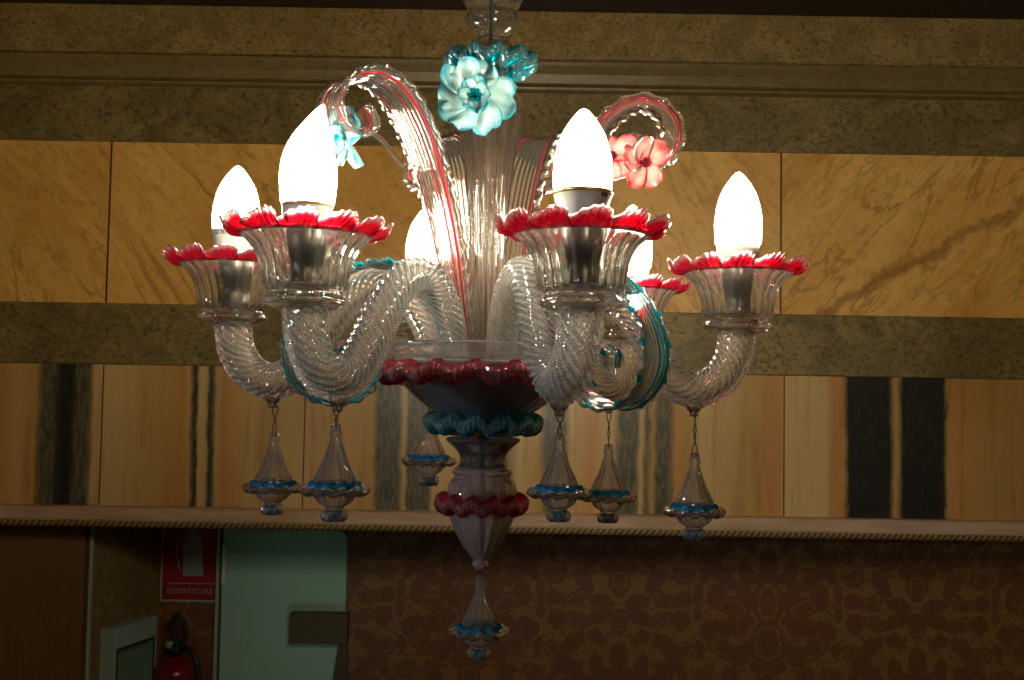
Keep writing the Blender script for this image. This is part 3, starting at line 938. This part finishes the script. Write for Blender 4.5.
def damask(name, ground, figure, px0, period, axis='X', z0=2.0):
    k = N(name)
    o = k.obj()
    x, y, z = k.xyz(o)
    h = k.math('SUBTRACT', x, px0) if axis == 'X' else k.math('SUBTRACT', y, px0)
    vper = period * 1.28

    # fold the wall into one mirrored half-motif; every other column drops by half a repeat
    hh = k.math('ADD', h, period * 0.5 + 40 * period)
    colm = k.math('FLOOR', k.math('DIVIDE', hh, period))
    par = k.math('MODULO', colm, 2.0)
    uu = k.math('MULTIPLY', k.math('ABSOLUTE', k.math('SUBTRACT', k.math('FRACT', k.math('DIVIDE', hh, period)), 0.5)), 2.0)
    zz = k.math('FRACT', k.math('ADD', k.math('DIVIDE', k.math('SUBTRACT', z, z0), vper), k.math('ADD', 40.0, k.math('MULTIPLY', par, 0.5))))
    zz = k.math('MULTIPLY', k.math('SUBTRACT', zz, 0.5), 2.0 * vper / period)       # same unit as uu
    wig = k.math('MULTIPLY', k.math('SUBTRACT', k.noise(k.vec(uu, 0.3, zz), 6.0, 4), 0.5), 0.17)
    wig2 = k.math('MULTIPLY', k.math('SUBTRACT', k.noise(k.vec(uu, 1.7, zz), 6.0, 4), 0.5), 0.17)
    ux, zx = k.math('ADD', uu, wig), k.math('ADD', zz, wig2)
    f = None
    ln = None
    for (cx_, cz_, ax, az_, rot, lines) in DAMASK_LEAVES:
        cr_, sr_ = math.cos(R(rot)), math.sin(R(rot))
        du, dz = k.math('SUBTRACT', ux, cx_), k.math('SUBTRACT', zx, cz_)
        p_ = k.math('DIVIDE', k.math('ADD', k.math('MULTIPLY', du, cr_), k.math('MULTIPLY', dz, sr_)), ax)
        q_ = k.math('DIVIDE', k.math('SUBTRACT', k.math('MULTIPLY', dz, cr_), k.math('MULTIPLY', du, sr_)), az_)
        e_ = k.math('SQRT', k.math('ADD', k.math('MULTIPLY', p_, p_), k.math('MULTIPLY', q_, q_)))
        ins = k.math('SUBTRACT', 1.0, k.smooth(e_, 0.92, 1.02))
        f = ins if f is None else k.math('MAXIMUM', f, ins)
        if lines:
            l_ = k.math('SUBTRACT', 1.0, k.smooth(k.math('ABSOLUTE', k.math('SUBTRACT', e_, lines)), 0.05, 0.13))
            ln = l_ if ln is None else k.math('MAXIMUM', ln, l_)
    f = k.math('MULTIPLY', f, k.math('SUBTRACT', 1.0, k.math('MULTIPLY', ln, 0.75)))
    fil = k.noise(k.vec(uu, 0.9, zz), 4.2, 2, 0.5, 0.8)
    fl = k.math('SUBTRACT', 1.0, k.smooth(k.math('ABSOLUTE', k.math('SUBTRACT', k.math('FRACT', k.math('MULTIPLY', fil, 7.0)), 0.5)), 0.03, 0.10))
    f = k.math('MULTIPLY', f, k.math('SUBTRACT', 1.0, k.math('MULTIPLY', fl, 0.55)))
    f = k.math('MAXIMUM', f, k.math('MULTIPLY', k.smooth(k.noise(k.vec(uu, 2.2, zz), 7.5, 2, 0.5, 1.2), 0.56, 0.59), 0.8))
    grain = k.noise(k.scale(o, (1, 1, 0.2)), 400.0, 2)
    g2 = k.math('MULTIPLY', k.math('SUBTRACT', grain, 0.5), 0.3)
    soft = k.math('ADD', f, g2, clamp=True)
    c = k.mix(soft, ground, figure)
    return k.pbr(c, 0.55)


MAT['damask'] = damask('gold_and_russet_damask', (0.20, 0.098, 0.020), (0.130, 0.042, 0.011), at(917, 600, B).x, 0.40, 'X', at(900, 612, B).z)
MAT['damask_side'] = damask('gold_and_russet_damask_side', (0.22, 0.145, 0.045), (0.16, 0.095, 0.028), 0.1, 0.20, 'Y')


def structure(name, mb, mat, smooth=False):
    o = mb.build(name, mat, None, smooth)
    o['kind'] = 'structure'
    return o


XL, XR = -2.3, 2.5


def zz_(py, Y=W):
    return at(512, py, Y).z


def band(name, y0, y1, face, mat, back=2.90):
    return structure(name, MB().box((XL, face, zz_(y1)), (XR, back, zz_(y0))), mat)


# upper moulded stone: one extruded profile per course
def profile_run(name, prof, mat, back=2.90):
    m = MB()
    z0, z1 = prof[0][1], prof[-1][1]
    pts = prof + [(back, z1), (back, z0)]
    rows = [[(XL, yy, zz) for yy, zz in pts], [(XR, yy, zz) for yy, zz in pts]]
    m.grid(rows, close_u=True, flip=True)
    n = len(pts)
    m.add(rows[0], [tuple(range(n))])
    m.add(rows[1], [tuple(range(n))[::-1]])
    return structure(name, m, mat)


ztop = CEIL_Z
profile_run('trim_1', [(W - 0.006, zz_(65)), (W - 0.006, ztop)], MAT['stone_light'])
profile_run('trim_2', [(W - 0.012, zz_(94)), (W - 0.026, zz_(92)), (W - 0.028, zz_(90)), (W - 0.022, zz_(87.5)), (W - 0.014, zz_(86.5)), (W - 0.012, zz_(84)), (W - 0.020, zz_(76)), (W - 0.032, zz_(69)), (W - 0.036, zz_(66)), (W - 0.036, zz_(65))][:], MAT['stone_smooth'])
profile_run('trim_3', [(W - 0.010, zz_(148.5)), (W - 0.010, zz_(94))], MAT['stone'])
profile_run('wall_back', [(W, zz_(310)), (W, zz_(148.5))], MAT['marble'])
profile_run('trim_4', [(W - 0.008, zz_(371)), (W - 0.010, zz_(370)), (W - 0.010, zz_(311)), (W - 0.008, zz_(310))], MAT['stone'])
profile_run('trim_5', [(W, zz_(512)), (W, zz_(371))], MAT['striped'])
profile_run('trim_6', [(W - 0.030, zz_(526)), (W - 0.032, zz_(524)), (W - 0.032, zz_(515)), (W - 0.028, zz_(513)), (W - 0.022, zz_(512))], MAT['ledge'])
# twisted cord under the ledge
m = MB()
cz_ = zz_(529.5, W - 0.02)
S = 900
NSEC = 24
rows = []
for i in range(S):
    xx_ = XL + (XR - XL) * i / (S - 1)
    row = []
    for j in range(NSEC):
        q = 2 * math.pi * j / NSEC
        rr = 0.0105 * (0.80 + 0.20 * abs(math.cos(1.5 * (q + 2 * math.pi * xx_ / 0.043))))
        row.append((xx_, W - 0.021 + rr * math.cos(q), cz_ + rr * math.sin(q)))
    rows.append(row)
m.grid(rows, close_u=True)
k = N('gold_and_dark_cord')
o_ = k.obj()
x, y, z = k.xyz(o_)
ang = k.math('ARCTAN2', k.math('SUBTRACT', z, cz_), k.math('SUBTRACT', y, W - 0.021))
phs = k.math('ADD', k.math('MULTIPLY', ang, 3.0), k.math('MULTIPLY', x, 3.0 * 2 * math.pi / 0.043))
stripe = k.smooth(k.math('SINE', phs), -0.35, 0.25)
th = k.noise(o_, 260.0, 2)
c = k.mix(stripe, (0.050, 0.032, 0.009), (0.27, 0.18, 0.048))
c = k.mix(k.math('MULTIPLY', k.smooth(th, 0.45, 0.7), 0.4), c, (0.10, 0.065, 0.02))
cord = m.build('braided_cord', k.pbr(c, 0.6), None, True)
tag(cord, 'gold twisted cord running along the underside of the pink marble ledge', 'cord')

# ------------------------------------------------------------------ rest of the room
profile = MB().box((XL - 0.1, -2.6, CEIL_Z), (XR + 0.1, B + 0.1, CEIL_Z + 0.1))
structure('ceiling', profile, MAT['ceiling'])
structure('floor', MB().box((XL - 0.1, -2.6, -0.1), (XR + 0.1, B + 0.1, 0.0)), MAT['floor'])
structure('wall_left', MB().box((XL - 0.1, -2.6, 0), (XL, B + 0.1, CEIL_Z)), MAT['plaster'])
structure('wall_right', MB().box((XR, -2.6, 0), (XR + 0.1, B + 0.1, CEIL_Z)), MAT['plaster'])
structure('wall_front', MB().box((XL - 0.1, -2.7, 0), (XR + 0.1, -2.6, CEIL_Z)), MAT['plaster'])
xs0 = at(160, 600, B).x
structure('wall_rear', MB().box((xs0 - 0.06, B, 0), (XR, B + 0.1, CEIL_Z)), MAT['damask'])
# short side wall of the passage, running back to the sign
YA = 2.72
xa = at(91.5, 600, YA).x
m = MB()
m.add([(xa, YA, 0), (xs0, B + 0.001, 0), (xs0 - 0.06, B + 0.05, 0), (xa - 0.05, YA, 0)] + [(xa, YA, zz_(530)), (xs0, B + 0.001, zz_(530)), (xs0 - 0.06, B + 0.05, zz_(530)), (xa - 0.05, YA, zz_(530))],
      [(0, 1, 5, 4), (1, 2, 6, 5), (2, 3, 7, 6), (3, 0, 4, 7), (4, 5, 6, 7), (3, 2, 1, 0)])
structure('wall_passage', m, MAT['damask_side'])
MAT['pale'] = simple('pale_green_paint', (0.30, 0.36, 0.28), 0.5)
structure('trim_7', MB().box((xa - 0.004, YA - 0.012, 0), (xa + 0.002, YA, zz_(530))), MAT['pale'])
# brown timber door leaf on the far left
k = N('brown_timber')
o_ = k.obj()
c = k.mix(k.noise(k.scale(o_, (9, 9, 0.6)), 6.0, 5), (0.115, 0.054, 0.016), (0.175, 0.086, 0.026))
xd = at(83, 600, 2.70).x
m = MB()
m.box((XL, 2.70, 0.0), (xd, 2.74, zz_(530)))
structure('door_2', m, k.pbr(c, 0.5))

# pale green door
x0, x1 = at(222, 600, B - 0.03).x, at(346, 600, B - 0.03).x
zt_ = at(280, 529.5, B - 0.03).z
k = N('pale_green_door_paint')
c = k.mix(k.noise(k.obj(), 3.0, 2), (0.30, 0.47, 0.40), (0.27, 0.43, 0.365))
dr = MB()
cr = 0.022
pr = [(x0, 0.0), (x1, 0.0), (x1, zt_ - cr), (x1 - cr * 0.3, zt_ - cr * 0.3), (x1 - cr, zt_), (x0, zt_)]
fr = [(a, B - 0.035, b) for a, b in pr]
bk = [(a, B - 0.001, b) for a, b in pr]
dr.grid([fr, bk], close_u=True, flip=True)
dr.add(fr, [tuple(range(6))])
door = structure('door_1', dr, k.pbr(c, 0.42))
MAT['darkbox'] = simple('dark_brown_lock_case', (0.065, 0.040, 0.014), 0.5)
lb = MB()
la, lc = at(290.5, 612.5, B - 0.06), at(346, 643, B - 0.06)
lb.box((la.x, B - 0.075, lc.z), (lc.x + 0.004, B - 0.035, la.z))
lb.build('lock_case', MAT['darkbox'], door, False)
# slanting dark strip below the lock case
sl = MB()
p = [at(339, 643, B - 0.045), at(347, 643, B - 0.045), at(347, 760, B - 0.045), at(320, 760, B - 0.045)]
fr = [(q.x, B - 0.05, q.z) for q in p]
bk = [(q.x, B - 0.034, q.z) for q in p]
sl.grid([fr, bk], close_u=True)
sl.add(fr, [(0, 1, 2, 3)])
sl.add(bk, [(3, 2, 1, 0)])
sl.build('slant_strip', MAT['darkbox'], door, False)
hg = MB()
ha, hb = at(223, 545, B - 0.04), at(225.5, 584, B - 0.04)
hg.box((ha.x, B - 0.045, hb.z), (hb.x, B - 0.034, ha.z))
hg.build('hinge', simple('hinge_steel', (0.62, 0.66, 0.60), 0.4, 0.2), door, False)
structure('trim_8', MB().box((at(217.5, 620, B).x, B - 0.03, 0), (at(220.5, 620, B).x, B, zz_(531, B))), MAT['pale'])

# fire extinguisher sign
MAT['sign_red'] = simple('sign_red', (0.26, 0.008, 0.015), 0.4)
MAT['sign_white'] = simple('sign_white', (0.26, 0.28, 0.25), 0.5)
sa, sb = at(164, 523, B), at(220, 600, B)
sa.x = at(163.5, 565, B).x
sb.x = at(218, 565, B).x
sg = MB()
sg.box((sa.x, B - 0.006, sb.z), (sb.x, B, sa.z))
sign = sg.build('extinguisher_sign', MAT['sign_red'], None, False)
tag(sign, 'red wall sign reading ESTINTORE with a white fire extinguisher pictogram, beside the pale door', 'sign')
bd = MB()
bd.box((sa.x - 0.002, B - 0.008, sb.z - 0.005), (sb.x + 0.002, B, sb.z))
bd.box((sa.x - 0.005, B - 0.008, sb.z - 0.005), (sa.x, B, sa.z))
bd.build('border', MAT['pale'], sign, False)


def sp_(px, py):
    q = at(px, py, B - 0.007)
    return q.x, q.z


pg = MB()
body = [(183, 576), (183, 544), (185, 538), (189, 534.5), (190, 530), (196, 530), (197, 534.5), (201, 538), (203, 544), (203, 576)]
b3 = [(sp_(*q)[0], B - 0.0070, sp_(*q)[1]) for q in body]
pg.add(b3, [tuple(range(len(b3)))])


def stroke(pts, w):
    for (ax, ay), (bx, by) in zip(pts[:-1], pts[1:]):
        d = Vector((bx - ax, by - ay))
        d.normalize()
        q = [(ax + d.y * w, ay - d.x * w), (bx + d.y * w, by - d.x * w), (bx - d.y * w, by + d.x * w), (ax - d.y * w, ay + d.x * w)]
        pg.add([(sp_(*t)[0], B - 0.0072, sp_(*t)[1]) for t in q], [(0, 1, 2, 3)])


stroke([(190, 530.5), (184, 531), (179.5, 536), (177, 545), (177, 556), (179, 566), (180, 571)], 0.7)
stroke([(194, 529), (203, 531), (208, 535)], 0.8)
stroke([(167, 583), (214, 584)], 0.45)
pg.build('pictogram', MAT['sign_white'], sign, False)
vs, fs = text_mesh('ESTINTORE', 0.0205)
tc = at(190, 591.5, B - 0.007)
wdt = max(v[0] for v in vs) - min(v[0] for v in vs)
kx = (at(213, 592, B).x - at(167, 592, B).x) / wdt
tb = MB()
tb.add([(tc.x + v[0] * kx, B - 0.0072, tc.z + v[1]) for v in vs], fs)
tb.build('lettering', MAT['sign_white'], sign, False)

# fire extinguisher
ec = at(176, 655, B - 0.075)
ext = empty('fire_extinguisher', (ec.x, B - 0.075, ec.z - 0.42))
tag(ext, 'red fire extinguisher with black hose and handle on the wall below the red sign', 'fire extinguisher')
MAT['ext_red'] = simple('extinguisher_red', (0.17, 0.006, 0.009), 0.22)
MAT['black'] = simple('black_rubber', (0.010, 0.010, 0.010), 0.5)
m = MB()
lathe(m, [(0, 0), (0.052, 0)] + dense([(0.056, 0.008), (0.056, 0.10), (0.056, 0.36), (0.053, 0.385), (0.042, 0.405), (0.026, 0.416), (0.016, 0.420)], 30) + [(0, 0.42)], 36)
m.build('body', MAT['ext_red'], ext)
m = MB()
lathe(m, [(0, 0.415), (0.014, 0.418), (0.014, 0.445), (0.010, 0.450), (0, 0.452)], 20)
m.build('valve', MAT['black'], ext)
m = MB()
tube(m, [(0.000, -0.005, 0.440), (0.004, -0.01, 0.452), (-0.008, -0.015, 0.500), (0.006, -0.018, 0.526), (0.022, -0.015, 0.505), (0.026, -0.012, 0.470), (0.016, -0.008, 0.440)], 0.0065, 10, 50)
m.build('handle', MAT['black'], ext)
m = MB()
tube(m, [(0.012, 0.0, 0.432), (0.040, -0.01, 0.436), (0.062, -0.02, 0.40), (0.068, -0.02, 0.30), (0.064, -0.015, 0.15)], 0.008, 10, 50)
m.build('hose', MAT['black'], ext)
m = MB()
m.box((-0.03, 0.05, 0.30), (0.03, 0.0749, 0.33))
m.build('bracket', MAT['black'], ext, False)
m = MB()
lathe(m, [(0.0, 0.438), (0.0125, 0.438), (0.0125, 0.456), (0.0, 0.456)], 16, cx=-0.016)
m.build('gauge', MAT['sign_white'], ext)

# white framed cabinet with a glass front on the passage wall
P0 = Vector((xa, YA, 0))
P1 = Vector((xs0, B, 0))
dw = (P1 - P0).normalized()
nw = Vector((dw.y, -dw.x, 0))        # into the passage


def onwall(px, out):
    """where the sight line through px meets the wall plane pushed out by `out`"""
    q = at(px, 640, 1.0)
    q0 = P0 + nw * out
    t = (q0.x * dw.y - q0.y * dw.x) / (q.x * dw.y - q.y * dw.x)
    return Vector((q.x * t, q.y * t, 0)), t


TH = 0.035
ca, ta = onwall(113, TH)
cb, tb_ = onwall(156.5, TH)
zc_top = at(113, 629.5, ca.y).z
zc_bot = zc_top - 0.42
cab = empty('fire_hose_cabinet', (ca.x, ca.y, zc_bot))
tag(cab, 'white framed wall cabinet with a glass front, left of the fire extinguisher', 'cabinet')
Lc = (cb - ca).length


def cp(a, b, h):            # along wall, depth (0 front .. TH back), height
    q = ca + dw * a - nw * b
    return (q.x - ca.x, q.y - ca.y, h)


def cbox(mb, a0, a1, b0, b1, h0, h1):
    vs = [cp(a0, b0, h0), cp(a1, b0, h0), cp(a1, b1, h0), cp(a0, b1, h0), cp(a0, b0, h1), cp(a1, b0, h1), cp(a1, b1, h1), cp(a0, b1, h1)]
    return mb.add(vs, [(3, 2, 1, 0), (4, 5, 6, 7), (0, 1, 5, 4), (1, 2, 6, 5), (2, 3, 7, 6), (3, 0, 4, 7)])


H = 0.42
fm = MB()
bw = 0.02
cbox(fm, 0, Lc, 0, TH, H - 0.055, H)
cbox(fm, 0, Lc, 0, TH, 0, 0.055)
cbox(fm, 0, bw, 0, TH, 0.055, H - 0.055)
cbox(fm, Lc - bw * 0.75, Lc, 0, TH, 0.055, H - 0.055)
cbox(fm, bw, Lc - bw * 0.75, TH - 0.006, TH, 0.055, H - 0.055)
MAT['cab'] = simple('cabinet_white', (0.26, 0.36, 0.31), 0.45)
fm.build('frame', MAT['cab'], cab, False)
gm = MB()
cbox(gm, bw, Lc - bw * 0.75, 0.004, 0.007, 0.055, H - 0.055)
gm.build('glass_front', glass('cabinet_glass', (0.9, 0.95, 0.93), (1, 1, 1), 0.02, 0.0, 0.85), cab, False)
gs = MB()
t_ = 0.004
cbox(gs, bw - t_, bw, -0.002, 0.004, 0.055, H - 0.055)
cbox(gs, Lc - bw * 0.75, Lc - bw * 0.75 + t_, -0.002, 0.004, 0.055, H - 0.055)
cbox(gs, bw - t_, Lc - bw * 0.75 + t_, -0.002, 0.004, H - 0.055, H - 0.055 + t_)
gs.build('gasket', MAT['black'], cab, False)

# ------------------------------------------------------------------ added lights
def area(name, loc, target, size, power, color):
    l = bpy.data.lights.new(name, 'AREA')
    l.energy = power
    l.size = size
    l.color = color
    o = bpy.data.objects.new(name, l)
    o.location = loc
    o.rotation_euler = (Vector(target) - Vector(loc)).to_track_quat('-Z', 'Y').to_euler()
    COL.objects.link(o)
    return o


area('hall_fill_light', (0.9, -1.4, CEIL_Z - 0.05), (0.1, W, CZ), 0.5, 15, (1.0, 0.78, 0.46))  # fill light added behind the camera to lift the wall, no real fixture
hw = area('drop_highlight_light', (-1.9, -0.6, CZ + 0.1), (0.0, 1.1, CZ - 0.12), 0.2, 2.0, (0.75, 0.87, 1.0))  # small cool light added to put highlights on the glass drops
hw.data.spread = R(50)
pl = bpy.data.lights.new('door_fill_spot', 'SPOT')  # unseen green spot added below the view to brighten the pale door
pl.energy = 5.0
pl.spot_size = R(26)
pl.spot_blend = 1.0
pl.shadow_soft_size = 0.22
pl.color = (0.60, 1.0, 0.80)
po = bpy.data.objects.new('door_fill_spot', pl)
po.location = (-0.25, 1.9, CZ - 1.15)
dt_ = at(318, 600, B) - po.location
po.rotation_euler = dt_.to_track_quat('-Z', 'Y').to_euler()
COL.objects.link(po)

wd = bpy.data.worlds.new('world')
SC.world = wd
wd.use_nodes = True
wd.node_tree.nodes['Background'].inputs[0].default_value = (0.20, 0.16, 0.11, 1)
wd.node_tree.nodes['Background'].inputs[1].default_value = 0.05

# ------------------------------------------------------------------ render look
SC.view_settings.view_transform = 'Standard'
SC.view_settings.look = 'None'
SC.view_settings.gamma = 1.0
SC.view_settings.exposure = 0.0
SC.view_settings.use_curve_mapping = False
cy = SC.cycles
cy.max_bounces = 28
cy.transmission_bounces = 22
cy.transparent_max_bounces = 32
cy.glossy_bounces = 8
cy.diffuse_bounces = 3
cy.caustics_reflective = False
cy.caustics_refractive = True
cy.blur_glossy = 0.0
cy.sample_clamp_indirect = 4.0
cy.use_denoising = True
cy.denoiser = 'OPENIMAGEDENOISE'
